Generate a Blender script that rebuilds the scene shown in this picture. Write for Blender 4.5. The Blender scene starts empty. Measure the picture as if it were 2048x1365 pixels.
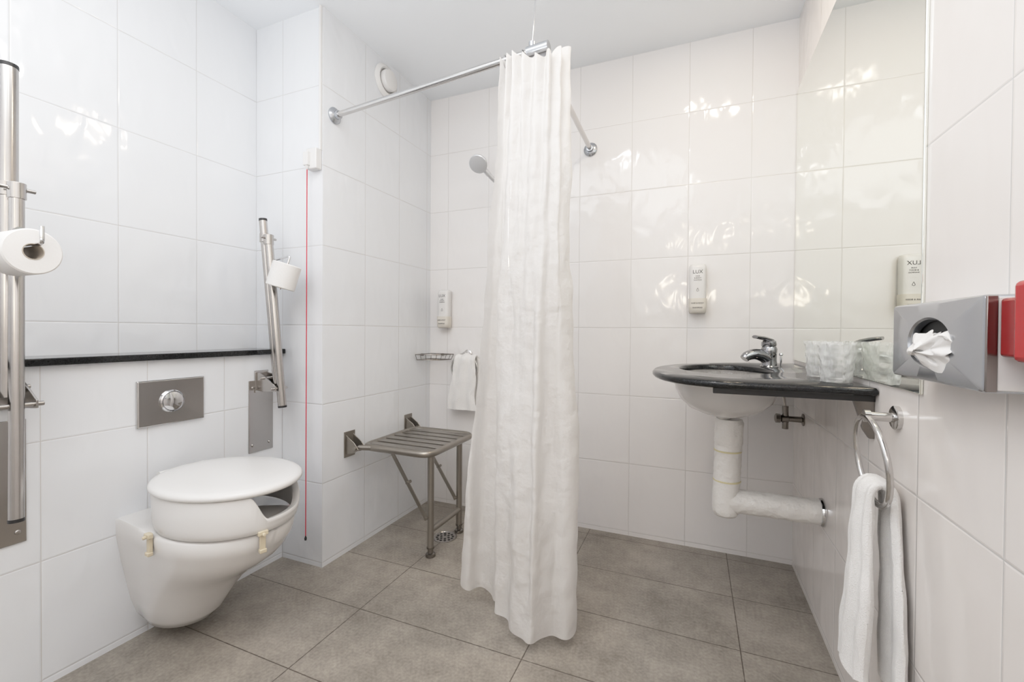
import bpy, math, random
from mathutils import Vector, Matrix, noise
random.seed(4)
scn = bpy.context.scene
COL = scn.collection
vs_ = scn.view_settings
vs_.view_transform = 'Standard'
vs_.look = 'None'
vs_.exposure = 0.0
try:
    vs_.use_curve_mapping = True
    cm = vs_.curve_mapping
    cm.white_level = (1.6, 1.6, 1.6)
    c = cm.curves[3]
    pts_ = [(0.0, 0.0), (0.1875, 0.295), (0.375, 0.56), (0.5, 0.70), (0.625, 0.81), (0.8, 0.925), (1.0, 1.0)]
    c.points[0].location = pts_[0]; c.points[1].location = pts_[-1]
    for p in pts_[1:-1]: c.points.new(*p)
    cm.update()
except Exception as ex:
    print('curve', ex)

# ------------------------------------------------------------------ materials
def srgb(r, g, b):
    def f(c):
        c /= 255.0
        return c/12.92 if c <= 0.04045 else ((c+0.055)/1.055)**2.4
    return (f(r), f(g), f(b), 1)

def mat(name, col, rough=0.5, metal=0.0, nscale=0, namt=0.0, bump=0.0, bscale=50, spec=0.5, coat=0.0, sheen=0.0, alpha=1.0, rvar=0.0, bdist=0.002):
    m = bpy.data.materials.new(name); m.use_nodes = True
    nt = m.node_tree; b = nt.nodes['Principled BSDF']
    b.inputs['Base Color'].default_value = col
    b.inputs['Roughness'].default_value = rough
    b.inputs['Metallic'].default_value = metal
    b.inputs['Specular IOR Level'].default_value = spec
    b.inputs['Coat Weight'].default_value = coat
    b.inputs['Sheen Weight'].default_value = sheen
    b.inputs['Alpha'].default_value = alpha
    tc = nt.nodes.new('ShaderNodeTexCoord')
    if nscale:
        n = nt.nodes.new('ShaderNodeTexNoise'); n.inputs['Scale'].default_value = nscale
        n.inputs['Detail'].default_value = 5
        nt.links.new(tc.outputs['Object'], n.inputs['Vector'])
        mx = nt.nodes.new('ShaderNodeMix'); mx.data_type = 'RGBA'
        a = [max(0, c*(1-namt)) for c in col[:3]]+[1]
        c2 = [min(1, c*(1+namt)) for c in col[:3]]+[1]
        mx.inputs[6].default_value = a; mx.inputs[7].default_value = c2
        nt.links.new(n.outputs['Fac'], mx.inputs[0])
        nt.links.new(mx.outputs[2], b.inputs['Base Color'])
    if bump:
        n2 = nt.nodes.new('ShaderNodeTexNoise'); n2.inputs['Scale'].default_value = bscale
        n2.inputs['Detail'].default_value = 3
        nt.links.new(tc.outputs['Object'], n2.inputs['Vector'])
        bp = nt.nodes.new('ShaderNodeBump'); bp.inputs['Strength'].default_value = bump
        bp.inputs['Distance'].default_value = bdist
        nt.links.new(n2.outputs['Fac'], bp.inputs['Height'])
        nt.links.new(bp.outputs['Normal'], b.inputs['Normal'])
    return m

def tile_mat(name, offX, offY, tw=0.257, th=0.333, offZ=0.02, col=(0.84, 0.84, 0.85, 1), grout=(0.61, 0.60, 0.59, 1), spec=0.6, rough=0.09, fine=2.0):
    m = bpy.data.materials.new(name); m.use_nodes = True
    nt = m.node_tree; N = nt.nodes; L = nt.links
    b = N['Principled BSDF']
    def M(op, a, bb=None, c=None, clamp=False):
        n = N.new('ShaderNodeMath'); n.operation = op; n.use_clamp = clamp
        for i, x in enumerate((a, bb, c)):
            if x is None: continue
            if isinstance(x, (int, float)): n.inputs[i].default_value = x
            else: L.new(x, n.inputs[i])
        return n.outputs[0]
    g = N.new('ShaderNodeNewGeometry')
    sp = N.new('ShaderNodeSeparateXYZ'); L.new(g.outputs['Position'], sp.inputs[0])
    sn = N.new('ShaderNodeSeparateXYZ'); L.new(g.outputs['True Normal'], sn.inputs[0])
    isx = M('GREATER_THAN', M('ABSOLUTE', sn.outputs[0]), 0.5)
    hx = M('SUBTRACT', sp.outputs[0], offX); hy = M('SUBTRACT', sp.outputs[1], offY)
    h = M('ADD', M('MULTIPLY', hy, isx), M('MULTIPLY', hx, M('SUBTRACT', 1.0, isx)))
    uh = M('DIVIDE', h, tw); uz = M('DIVIDE', M('SUBTRACT', sp.outputs[2], offZ), th)
    fh = M('FRACT', uh); fz = M('FRACT', uz)
    dh = M('MULTIPLY', M('MINIMUM', fh, M('SUBTRACT', 1.0, fh)), tw)
    dz = M('MULTIPLY', M('MINIMUM', fz, M('SUBTRACT', 1.0, fz)), th)
    d = M('MINIMUM', dh, dz)
    def MR(x, a, bb):
        n = N.new('ShaderNodeMapRange'); n.inputs[1].default_value = a; n.inputs[2].default_value = bb
        L.new(x, n.inputs[0]); return n.outputs[0]
    mask = MR(d, 0.0006, 0.0014)
    pill = MR(d, 0.0005, 0.004)
    mx = N.new('ShaderNodeMix'); mx.data_type = 'RGBA'
    mx.inputs[6].default_value = grout; mx.inputs[7].default_value = col
    L.new(mask, mx.inputs[0]); L.new(mx.outputs[2], b.inputs['Base Color'])
    rg = M('ADD', M('MULTIPLY', mask, rough-0.5), 0.5); L.new(rg, b.inputs['Roughness'])
    b.inputs['Specular IOR Level'].default_value = spec
    cb = N.new('ShaderNodeCombineXYZ'); L.new(M('FLOOR', uh), cb.inputs[0]); L.new(M('FLOOR', uz), cb.inputs[1]); L.new(isx, cb.inputs[2])
    wn = N.new('ShaderNodeTexWhiteNoise'); L.new(cb.outputs[0], wn.inputs['Vector'])
    sw = N.new('ShaderNodeSeparateColor'); L.new(wn.outputs['Color'], sw.inputs[0])
    tilt = M('ADD', M('MULTIPLY', M('SUBTRACT', sw.outputs[0], 0.5), M('MULTIPLY', fh, 2.2)),
             M('MULTIPLY', M('SUBTRACT', sw.outputs[1], 0.5), M('MULTIPLY', fz, 2.6)))
    def wav(scale, det, stretch):
        no = N.new('ShaderNodeTexNoise'); no.inputs['Scale'].default_value = scale; no.inputs['Detail'].default_value = det
        no.inputs['Distortion'].default_value = 0.6
        vm = N.new('ShaderNodeVectorMath'); vm.operation = 'ADD'
        vs = N.new('ShaderNodeVectorMath'); vs.operation = 'SCALE'; vs.inputs[3].default_value = 3.7
        st = N.new('ShaderNodeVectorMath'); st.operation = 'MULTIPLY'; st.inputs[1].default_value = (1, 1, stretch)
        L.new(cb.outputs[0], vs.inputs[0]); L.new(g.outputs['Position'], st.inputs[0]); L.new(st.outputs[0], vm.inputs[0]); L.new(vs.outputs[0], vm.inputs[1])
        L.new(vm.outputs[0], no.inputs['Vector']); return no.outputs['Fac']
    hgt = M('ADD', M('ADD', M('ADD', M('MULTIPLY', wav(5.0, 1.0, 1.0), 4.0), M('MULTIPLY', wav(17.0, 0.5, 0.5), fine)), tilt), M('MULTIPLY', pill, 0.5))
    bp = N.new('ShaderNodeBump'); bp.inputs['Strength'].default_value = 1.0; bp.inputs['Distance'].default_value = 0.0013
    L.new(hgt, bp.inputs['Height']); L.new(bp.outputs['Normal'], b.inputs['Normal'])
    return m

def floor_mat():
    m = bpy.data.materials.new('floor_stone_tile'); m.use_nodes = True
    nt = m.node_tree; N = nt.nodes; L = nt.links; b = N['Principled BSDF']
    def M(op, a, bb=None):
        n = N.new('ShaderNodeMath'); n.operation = op
        for i, x in enumerate((a, bb)):
            if x is None: continue
            if isinstance(x, (int, float)): n.inputs[i].default_value = x
            else: L.new(x, n.inputs[i])
        return n.outputs[0]
    g = N.new('ShaderNodeNewGeometry'); sp = N.new('ShaderNodeSeparateXYZ'); L.new(g.outputs['Position'], sp.inputs[0])
    def dist(c, off, s):
        u = M('DIVIDE', M('SUBTRACT', c, off), s); f = M('FRACT', u)
        return M('MULTIPLY', M('MINIMUM', f, M('SUBTRACT', 1.0, f)), s), M('FLOOR', u)
    dx, ix = dist(sp.outputs[0], 0.147, 0.62); dy, iy = dist(sp.outputs[1], 1.54, 0.302)
    nz = N.new('ShaderNodeTexNoise'); nz.inputs['Scale'].default_value = 60; nz.inputs['Detail'].default_value = 4
    L.new(g.outputs['Position'], nz.inputs['Vector'])
    d = M('ADD', M('MINIMUM', dx, dy), M('MULTIPLY', M('SUBTRACT', nz.outputs['Fac'], 0.5), 0.0025))
    mr = N.new('ShaderNodeMapRange'); mr.inputs[1].default_value = 0.0009; mr.inputs[2].default_value = 0.0022
    L.new(d, mr.inputs[0])
    n1 = N.new('ShaderNodeTexNoise'); n1.inputs['Scale'].default_value = 3.4; n1.inputs['Detail'].default_value = 10; n1.inputs['Roughness'].default_value = 0.74
    L.new(g.outputs['Position'], n1.inputs['Vector'])
    n2 = N.new('ShaderNodeTexNoise'); n2.inputs['Scale'].default_value = 110; n2.inputs['Detail'].default_value = 5
    L.new(g.outputs['Position'], n2.inputs['Vector'])
    f = M('ADD', M('MULTIPLY', n1.outputs['Fac'], 0.72), M('MULTIPLY', n2.outputs['Fac'], 0.28))
    cr = N.new('ShaderNodeValToRGB'); cr.color_ramp.elements[0].position = 0.36; cr.color_ramp.elements[1].position = 0.64
    cr.color_ramp.elements[0].color = srgb(120, 113, 105); cr.color_ramp.elements[1].color = srgb(176, 168, 157)
    L.new(f, cr.inputs[0])
    mx = N.new('ShaderNodeMix'); mx.data_type = 'RGBA'; mx.inputs[6].default_value = srgb(88, 78, 70)
    L.new(mr.outputs[0], mx.inputs[0]); L.new(cr.outputs[0], mx.inputs[7]); L.new(mx.outputs[2], b.inputs['Base Color'])
    b.inputs['Roughness'].default_value = 0.38
    bp = N.new('ShaderNodeBump'); bp.inputs['Strength'].default_value = 0.5; bp.inputs['Distance'].default_value = 0.001
    L.new(M('ADD', mr.outputs[0], M('MULTIPLY', n2.outputs['Fac'], 0.4)), bp.inputs['Height']); L.new(bp.outputs['Normal'], b.inputs['Normal'])
    return m

M_tileL = tile_mat('wall_tile_white_cool_light', -1.66, 0.876, col=(0.80, 0.82, 0.85, 1))  # same white tile, cool light on the left painted in as a bluish tint
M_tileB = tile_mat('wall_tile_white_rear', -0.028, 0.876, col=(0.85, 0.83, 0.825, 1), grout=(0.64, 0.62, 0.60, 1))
M_tileR = tile_mat('wall_tile_white_warm_light', -0.028, 1.08, col=(0.86, 0.815, 0.785, 1), spec=0.4, rough=0.12, fine=0.6)  # same white tile, warm light on the right painted into its colour
M_floor = floor_mat()
M_ceil = mat('ceiling_paint_cool_light', (0.93, 0.955, 0.985, 1), 0.6, nscale=3, namt=0.01)  # white ceiling with the bluish cast of the light put into its colour
M_paint = mat('door_paint', (0.75, 0.73, 0.70, 1), 0.4, nscale=4, namt=0.02)
M_chrome = mat('chrome', (0.66, 0.66, 0.67, 1), 0.08, 1.0, nscale=6, namt=0.03)
M_tap = mat('tap_chrome', (0.33, 0.33, 0.34, 1), 0.05, 1.0, nscale=6, namt=0.03)
M_steel = mat('brushed_steel', (0.48, 0.46, 0.44, 1), 0.2, 1.0, nscale=20, namt=0.08)
M_plate = mat('polished_steel_plate', (0.46, 0.44, 0.42, 1), 0.16, 1.0, nscale=8, namt=0.06)
M_flush = mat('satin_chrome_plate', (0.62, 0.61, 0.60, 1), 0.14, 1.0, nscale=8, namt=0.05)
M_seatm = mat('painted_grey_metal', srgb(150, 144, 136), 0.28, 0.8, nscale=15, namt=0.08)
M_black = mat('black_plastic', (0.015, 0.015, 0.016, 1), 0.35, nscale=30, namt=0.2)
M_stone = mat('black_granite', (0.012, 0.013, 0.014, 1), 0.10, nscale=260, namt=0.95, spec=0.4)
M_ceram = mat('white_ceramic', (0.75, 0.735, 0.72, 1), 0.07, coat=0.3, nscale=2, namt=0.01)
M_plast = mat('white_plastic', (0.77, 0.76, 0.75, 1), 0.25, nscale=3, namt=0.015)
M_beige = mat('aged_beige_plastic', srgb(212, 200, 176), 0.4, nscale=30, namt=0.08)
M_dark = mat('dark_knob_and_hole_shade', (0.03, 0.03, 0.03, 1), 0.7, nscale=10, namt=0.2)  # cord knob colour; also painted shade in drain holes and tissue box
M_paper = mat('tissue_paper', (0.84, 0.825, 0.81, 1), 0.9, bump=0.3, bscale=180, nscale=10, namt=0.01)
M_card = mat('cardboard', srgb(178, 168, 156), 0.9, nscale=60, namt=0.08)
M_towel = mat('white_terry', (0.86, 0.845, 0.83, 1), 0.95, bump=1.0, bscale=420, nscale=100, namt=0.04, sheen=0.3)
M_red = mat('red_plastic', srgb(180, 14, 24), 0.25, nscale=5, namt=0.05)
M_redd = mat('dark_red_plastic', srgb(148, 12, 20), 0.2, nscale=5, namt=0.05)
M_redc = mat('red_cord', srgb(205, 20, 50), 0.6, nscale=90, namt=0.1)
M_insul = mat('white_pipe_wrap', (0.84, 0.82, 0.79, 1), 0.3, bump=0.8, bscale=34, nscale=20, namt=0.03, bdist=0.010)
M_tape = mat('yellowed_tape', srgb(222, 213, 172), 0.4, nscale=20, namt=0.05)
M_brass = mat('dull_brass_chrome', (0.24, 0.22, 0.20, 1), 0.25, 1.0, nscale=20, namt=0.15)
M_edge = mat('dark_edge_reflection', (0.30, 0.27, 0.26, 1), 0.18, 1.0, nscale=20, namt=0.15)  # dark reflection along the dispenser edge, put into a metal colour
M_ink = mat('grey_ink', (0.10, 0.10, 0.11, 1), 0.5, nscale=20, namt=0.1)
M_band = mat('tan_label', srgb(222, 217, 208), 0.4, nscale=20, namt=0.03)
M_sat = mat('satin_silver', (0.50, 0.52, 0.55, 1), 0.24, 0.9, nscale=12, namt=0.04)
M_head = mat('pale_shower_chrome', (0.66, 0.67, 0.69, 1), 0.3, 0.6, nscale=12, namt=0.04)
M_mirror = mat('mirror_glass', (0.93, 0.95, 0.89, 1), 0.0, 1.0, nscale=2, namt=0.005)

def glass_mat(name, a0, a1, sc, bd):
    m = bpy.data.materials.new(name); m.use_nodes = True
    nt = m.node_tree; b = nt.nodes['Principled BSDF']
    b.inputs['Base Color'].default_value = (0.95, 0.96, 0.95, 1); b.inputs['Roughness'].default_value = 0.05
    n = nt.nodes.new('ShaderNodeTexNoise'); n.inputs['Scale'].default_value = sc; n.inputs['Detail'].default_value = 1
    tc = nt.nodes.new('ShaderNodeTexCoord'); nt.links.new(tc.outputs['Object'], n.inputs['Vector'])
    lw = nt.nodes.new('ShaderNodeLayerWeight'); lw.inputs[0].default_value = 0.35
    mr = nt.nodes.new('ShaderNodeMapRange'); mr.inputs[1].default_value = 0.0; mr.inputs[2].default_value = 1.0
    mr.inputs[3].default_value = a0; mr.inputs[4].default_value = a1
    nt.links.new(lw.outputs['Facing'], mr.inputs[0]); nt.links.new(mr.outputs[0], b.inputs['Alpha'])
    bp = nt.nodes.new('ShaderNodeBump'); bp.inputs['Distance'].default_value = bd
    nt.links.new(n.outputs['Fac'], bp.inputs['Height']); nt.links.new(bp.outputs['Normal'], b.inputs['Normal'])
    return m
M_glass = glass_mat('clear_glass', 0.14, 0.9, 10, 0.0005)
M_film = glass_mat('clear_film', 0.22, 0.7, 55, 0.012)
def curtain_mat():
    m = bpy.data.materials.new('curtain_fabric'); m.use_nodes = True
    nt = m.node_tree; N = nt.nodes; L = nt.links
    b = N['Principled BSDF']; out = N['Material Output']
    b.inputs['Roughness'].default_value = 0.5
    tr = N.new('ShaderNodeBsdfTranslucent'); tr.inputs[0].default_value = (0.95, 0.93, 0.91, 1)
    tp = N.new('ShaderNodeBsdfTransparent'); tp.inputs[0].default_value = (1, 1, 1, 1)
    mx = N.new('ShaderNodeMixShader'); mx.inputs[0].default_value = 0.38
    mx2 = N.new('ShaderNodeMixShader'); mx2.inputs[0].default_value = 0.15
    L.new(b.outputs[0], mx.inputs[1]); L.new(tr.outputs[0], mx.inputs[2])
    L.new(mx.outputs[0], mx2.inputs[1]); L.new(tp.outputs[0], mx2.inputs[2]); L.new(mx2.outputs[0], out.inputs[0])
    tc = N.new('ShaderNodeTexCoord'); n = N.new('ShaderNodeTexNoise'); n.inputs['Scale'].default_value = 26; n.inputs['Detail'].default_value = 4
    n2 = N.new('ShaderNodeTexNoise'); n2.inputs['Scale'].default_value = 2.5; n2.inputs['Detail'].default_value = 3
    L.new(tc.outputs['Object'], n2.inputs['Vector'])
    cr = N.new('ShaderNodeMix'); cr.data_type = 'RGBA'
    cr.inputs[6].default_value = (0.88, 0.86, 0.84, 1); cr.inputs[7].default_value = (0.92, 0.905, 0.89, 1)
    L.new(n2.outputs['Fac'], cr.inputs[0]); L.new(cr.outputs[2], b.inputs['Base Color'])
    L.new(tc.outputs['Object'], n.inputs['Vector'])
    bp = N.new('ShaderNodeBump'); bp.inputs['Strength'].default_value = 0.8; bp.inputs['Distance'].default_value = 0.011
    L.new(n.outputs['Fac'], bp.inputs['Height']); L.new(bp.outputs['Normal'], b.inputs['Normal'])
    return m
M_curt = curtain_mat()

# ------------------------------------------------------------------ mesh builder
V = Vector
class MB:
    def __init__(s): s.v = []; s.f = []; s.m = []; s.mi = 0
    def add(s, vs, fs):
        o = len(s.v); s.v += [V(x) for x in vs]
        for f in fs: s.f.append([i+o for i in f]); s.m.append(s.mi)
        return s
    def box(s, a, b):
        x0, y0, z0 = a; x1, y1, z1 = b
        return s.add([(x0,y0,z0),(x1,y0,z0),(x1,y1,z0),(x0,y1,z0),(x0,y0,z1),(x1,y0,z1),(x1,y1,z1),(x0,y1,z1)],
              [(0,3,2,1),(4,5,6,7),(0,1,5,4),(1,2,6,5),(2,3,7,6),(3,0,4,7)])
    def obox(s, c, size, R):
        hs = [q/2 for q in size]; vs = []
        for k in range(8):
            p = V(((1 if k & 1 else -1)*hs[0], (1 if k & 2 else -1)*hs[1], (1 if k & 4 else -1)*hs[2]))
            vs.append(V(c) + R @ p)
        return s.add(vs, [(0,2,3,1),(4,5,7,6),(0,1,5,4),(1,3,7,5),(3,2,6,7),(2,0,4,6)])
    def loft(s, rings, closed=True, cap0=True, cap1=True, loop=False):
        n = len(rings[0]); vs = [p for r in rings for p in r]; fs = []
        R = len(rings)
        for i in range(R if loop else R-1):
            j2 = (i+1) % R
            for j in range(n if closed else n-1):
                k = (j+1) % n
                fs.append((i*n+j, i*n+k, j2*n+k, j2*n+j))
        if closed and not loop:
            if cap0: fs.append(tuple(reversed(range(n))))
            if cap1: fs.append(tuple((R-1)*n+j for j in range(n)))
        return s.add(vs, fs)
    def tube(s, pts, r, n=14, loop=False, caps=True):
        pts = [V(p) for p in pts]; m = len(pts)
        rs = r if isinstance(r, (list, tuple)) else [r]*m
        def tang(i):
            if loop: return (pts[(i+1) % m]-pts[i-1]).normalized()
            if i == 0: return (pts[1]-pts[0]).normalized()
            if i == m-1: return (pts[-1]-pts[-2]).normalized()
            return ((pts[i+1]-pts[i]).normalized()+(pts[i]-pts[i-1]).normalized()).normalized()
        t = tang(0); up = V((0,0,1)) if abs(t.z) < 0.9 else V((1,0,0))
        nrm = t.cross(up).normalized(); rings = []
        for i in range(m):
            t = tang(i); nrm = (nrm - t*nrm.dot(t)).normalized(); bn = t.cross(nrm)
            rings.append([pts[i]+(nrm*math.cos(a)+bn*math.sin(a))*rs[i] for a in [2*math.pi*k/n for k in range(n)]])
        return s.loft(rings, True, caps, caps, loop)
    def lathe(s, o, axis, prof, n=32, ex=1.0, ey=1.0):
        ax = V(axis).normalized(); up = V((0,0,1)) if abs(ax.z) < 0.9 else V((1,0,0))
        a1 = ax.cross(up).normalized(); a2 = ax.cross(a1); o = V(o)
        rings = [[o+ax*h+(a1*math.cos(t)*ex+a2*math.sin(t)*ey)*max(r, 1e-5) for t in [2*math.pi*k/n for k in range(n)]] for r, h in prof]
        return s.loft(rings)
    def torus(s, c, axis, R, r, n=40, m=10):
        ax = V(axis).normalized(); up = V((0,0,1)) if abs(ax.z) < 0.9 else V((1,0,0))
        a1 = ax.cross(up).normalized(); a2 = ax.cross(a1); c = V(c)
        return s.tube([c+(a1*math.cos(t)+a2*math.sin(t))*R for t in [2*math.pi*k/n for k in range(n)]], r, m, loop=True)
    def grid(s, rows):
        n = len(rows[0]); fs = []
        for i in range(len(rows)-1):
            for j in range(n-1): fs.append((i*n+j, i*n+j+1, (i+1)*n+j+1, (i+1)*n+j))
        return s.add([p for r in rows for p in r], fs)
    def obj(s, name, mats, parent=None, base=None, bevel=0, smooth=True, label=None, category=None, kind=None, ang=35, solid=0, subsurf=0, group=None):
        if not isinstance(mats, (list, tuple)): mats = [mats]
        if parent is not None: o3 = V(parent['_o'])
        elif base is not None: o3 = V(base)
        else:
            mn = V([min(p[i] for p in s.v) for i in range(3)]); mxx = V([max(p[i] for p in s.v) for i in range(3)])
            o3 = V(((mn.x+mxx.x)/2, (mn.y+mxx.y)/2, mn.z))
        me = bpy.data.meshes.new(name)
        me.from_pydata([tuple(p-o3) for p in s.v], [], s.f); me.update()
        for mm in mats: me.materials.append(mm)
        for p, k in zip(me.polygons, s.m): p.material_index = k
        import bmesh
        bm = bmesh.new(); bm.from_mesh(me); bmesh.ops.recalc_face_normals(bm, faces=bm.faces); bm.to_mesh(me); bm.free()
        if smooth:
            for p in me.polygons: p.use_smooth = True
            me.set_sharp_from_angle(angle=math.radians(ang))
        ob = bpy.data.objects.new(name, me); COL.objects.link(ob)
        if parent is not None: ob.parent = parent
        else: ob.location = o3
        ob['_o'] = list(o3)
        if subsurf:
            q = ob.modifiers.new('s', 'SUBSURF'); q.levels = subsurf; q.render_levels = subsurf
        if solid:
            q = ob.modifiers.new('so', 'SOLIDIFY'); q.thickness = solid; q.offset = 0
        if bevel:
            q = ob.modifiers.new('b', 'BEVEL'); q.width = bevel; q.segments = 3; q.limit_method = 'ANGLE'; q.angle_limit = math.radians(40)
        if label: ob['label'] = label
        if category: ob['category'] = category
        if kind: ob['kind'] = kind
        if group: ob['group'] = group
        return ob

def thing(name, base, label, category, group=None):
    e = bpy.data.objects.new(name, None); e.empty_display_size = 0.05
    COL.objects.link(e); e.location = base; e['_o'] = list(base)
    e['label'] = label; e['category'] = category
    if group: e['group'] = group
    return e

def catmull(P, n=12):
    P = [V(p) for p in P]; out = []
    for i in range(len(P)-1):
        p0 = P[max(i-1, 0)]; p1 = P[i]; p2 = P[i+1]; p3 = P[min(i+2, len(P)-1)]
        for k in range(n):
            t = k/n
            out.append(0.5*((2*p1)+(p2-p0)*t+(2*p0-5*p1+4*p2-p3)*t*t+(3*p1-p0-3*p2+p3)*t**3))
    out.append(P[-1]); return out

def round_path(P, r=0.03, n=6, closed=False):
    P = [V(p) for p in P]; out = []; m = len(P)
    for i in range(m):
        if not closed and i in (0, m-1): out.append(P[i]); continue
        a, b, c = P[i-1], P[i], P[(i+1) % m]
        d1 = (a-b).normalized(); d2 = (c-b).normalized()
        s1 = b+d1*r; s2 = b+d2*r
        for k in range(n+1):
            t = k/n; out.append(s1*(1-t)**2+b*2*t*(1-t)+s2*t*t)
    return out

# ------------------------------------------------------------------ room shell
H = 2.34; XL = -1.822; XS = -1.43; XR = 0.402; YB = 2.2; YP = 1.39; YF = -1.3; XLED = -1.66
def S(name, a, b, m):
    o = MB().box(a, b).obj(name, m, smooth=False, kind='structure'); return o
S('floor', (-2.0, YF-0.1, -0.1), (0.6, 2.35, 0), M_floor)
S('ceiling', (-2.0, YF-0.1, H), (0.6, 2.35, H+0.1), M_ceil)
S('wall_left', (XL-0.1, YF, 0), (XL, YP, H), M_tileL)
S('wall_pilaster', (XL-0.1, YP, 0), (XS, YB, H), M_tileL)
S('wall_ledge', (XL, YF, 0), (XLED, YP, 0.895), M_tileL)
S('wall_back', (XL-0.1, YB, 0), (XR+0.1, YB+0.1, H), M_tileB)
S('wall_right', (XR, YF, 0), (XR+0.1, YB, H), M_tileR)
S('wall_front', (XL-0.1, YF-0.1, 0), (XR+0.1, YF, H), M_tileB)
S('door_1', (-1.1, YF, 0.0), (-0.2, YF+0.03, 2.0), M_paint)

MB().box((XL, YF+0.01, 0.895), (XLED+0.02, YP-0.001, 0.916)).obj('ledge_shelf', M_stone, bevel=0.003,
    label='long polished black stone ledge shelf above the toilet cistern boxing', category='shelf')

# ------------------------------------------------------------------ mirror
MB().box((XR-0.006, 1.06, 0.885), (XR, YB-0.004, 2.03)).obj('wall_mirror', M_mirror, bevel=0.002,
    label='large frameless rectangular mirror on the tiled wall above the washbasin', category='mirror')

# ------------------------------------------------------------------ toilet
TO = thing('toilet', (-1.45, 0.94, 0.045), 'white wall-hung toilet with thick raised seat and closed lid', 'toilet')
def egg_ring(z, xf, hw, wallhw, n=48, xw=XLED, yc=0.94):
    pts = []
    L = xf-xw; xc = xf-min(hw*1.25, L*0.75)
    for k in range(n+1):
        t = -math.pi/2+math.pi*k/n
        pts.append(V((xc+(xf-xc)*math.cos(t), yc+hw*math.sin(t), z)))
    m = 10
    for k in range(1, m+1):
        t = k/m; w = hw+(wallhw-hw)*(t*t*(3-2*t)); pts.append(V((xc+(xw-xc)*t, yc+w, z)))
    for k in range(m, 0, -1):
        t = k/m; w = hw+(wallhw-hw)*(t*t*(3-2*t)); pts.append(V((xc+(xw-xc)*t, yc-w, z)))
    return pts
lv = [(0.045,-1.50,0.070,0.06),(0.052,-1.468,0.092,0.08),(0.08,-1.44,0.107,0.096),(0.13,-1.405,0.121,0.112),(0.19,-1.355,0.133,0.124),(0.235,-1.30,0.142,0.132),
      (0.265,-1.25,0.151,0.138),(0.295,-1.208,0.159,0.142),(0.325,-1.178,0.167,0.147),(0.348,-1.166,0.172,0.15),(0.358,-1.158,0.176,0.151),(0.398,-1.150,0.180,0.152),(0.405,-1.158,0.175,0.149)]
b = MB(); b.loft([egg_ring(*l) for l in lv])
b.obj('bowl', M_ceram, TO, ang=60)
n = 200
def notch(t):
    t = (t+math.pi) % (2*math.pi)-math.pi; d = math.degrees(t)
    def ss(x): x = max(0, min(1, x)); return x*x*(3-2*x)
    return 0.073*ss((d+26)/16)*ss((84-d)/60)
x0, y0, a, bb = -1.356, 0.94, 0.224, 0.183
rings = []
def rr(off, zf):
    return [V((x0+(a+off)*math.cos(t), y0+(bb+off)*math.sin(t), zf(t))) for t in [2*math.pi*k/n for k in range(n)]]
zt = 0.520
rings.append(rr(-0.024, lambda t: 0.411)); rings.append(rr(-0.014, lambda t: 0.4075)); rings.append(rr(-0.008, lambda t: 0.411))
rings.append(rr(-0.004, lambda t: 0.425))
rings.append(rr(-0.002, lambda t: min(0.440, zt-0.012-notch(t))))
rings.append(rr(0.0, lambda t: zt-0.006-notch(t)))
rings.append(rr(-0.003, lambda t: zt-notch(t)))
rings.append(rr(-0.012, lambda t: zt-0.001-notch(t)*1.0))
rings.append(rr(-0.018, lambda t: zt-0.004-notch(t)*1.0))
rings.append(rr(-0.022, lambda t: zt-0.012-notch(t)*0.9))
rings.append(rr(-0.024, lambda t: 0.42))
SRI = MB().loft(rings, loop=True).obj('raised_seat', M_plast, TO, ang=50, label='thick white plastic raised toilet seat ring with front notch')
b = MB()
b.loft([rr(-0.02, lambda t: 0.5205), rr(0.003, lambda t: 0.5225), rr(0.008, lambda t: 0.528), rr(0.007, lambda t: 0.536), rr(0.001, lambda t: 0.5415), rr(-0.014, lambda t: 0.5455), rr(-0.06, lambda t: 0.549), rr(-0.12, lambda t: 0.551), rr(-0.175, lambda t: 0.552)])
b.obj('lid', M_plast, SRI, ang=50)
b = MB(); b.tube([(-1.59, 0.87, 0.525), (-1.59, 1.01, 0.525)], 0.012)
b.obj('hinge', M_plast, SRI)
def clampm(cx, cy, ang_):
    R = Matrix.Rotation(ang_, 3, 'Z'); c = V((cx, cy, 0)); b = MB()
    def ob(lx, ly, lz, sx, sy, sz): b.obox(c+R @ V((lx, ly, 0))+V((0, 0, lz)), (sx, sy, sz), R)
    ob(0.004, 0, 0.387, 0.010, 0.016, 0.06); ob(0.007, 0, 0.41, 0.013, 0.027, 0.013); ob(0.006, 0, 0.358, 0.014, 0.019, 0.011)
    cc = c+V((0, 0, 0.408)); b.tube([cc+R@V((0.012, 0, 0)), cc+R@V((0.022, 0, 0))], 0.005, 10)
    b.obj('clamp', M_beige, SRI, bevel=0.002, label='yellowed beige plastic clamp')
clampm(-1.425, 0.761, math.radians(-96)); clampm(-1.153, 0.897, math.radians(-18))

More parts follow.
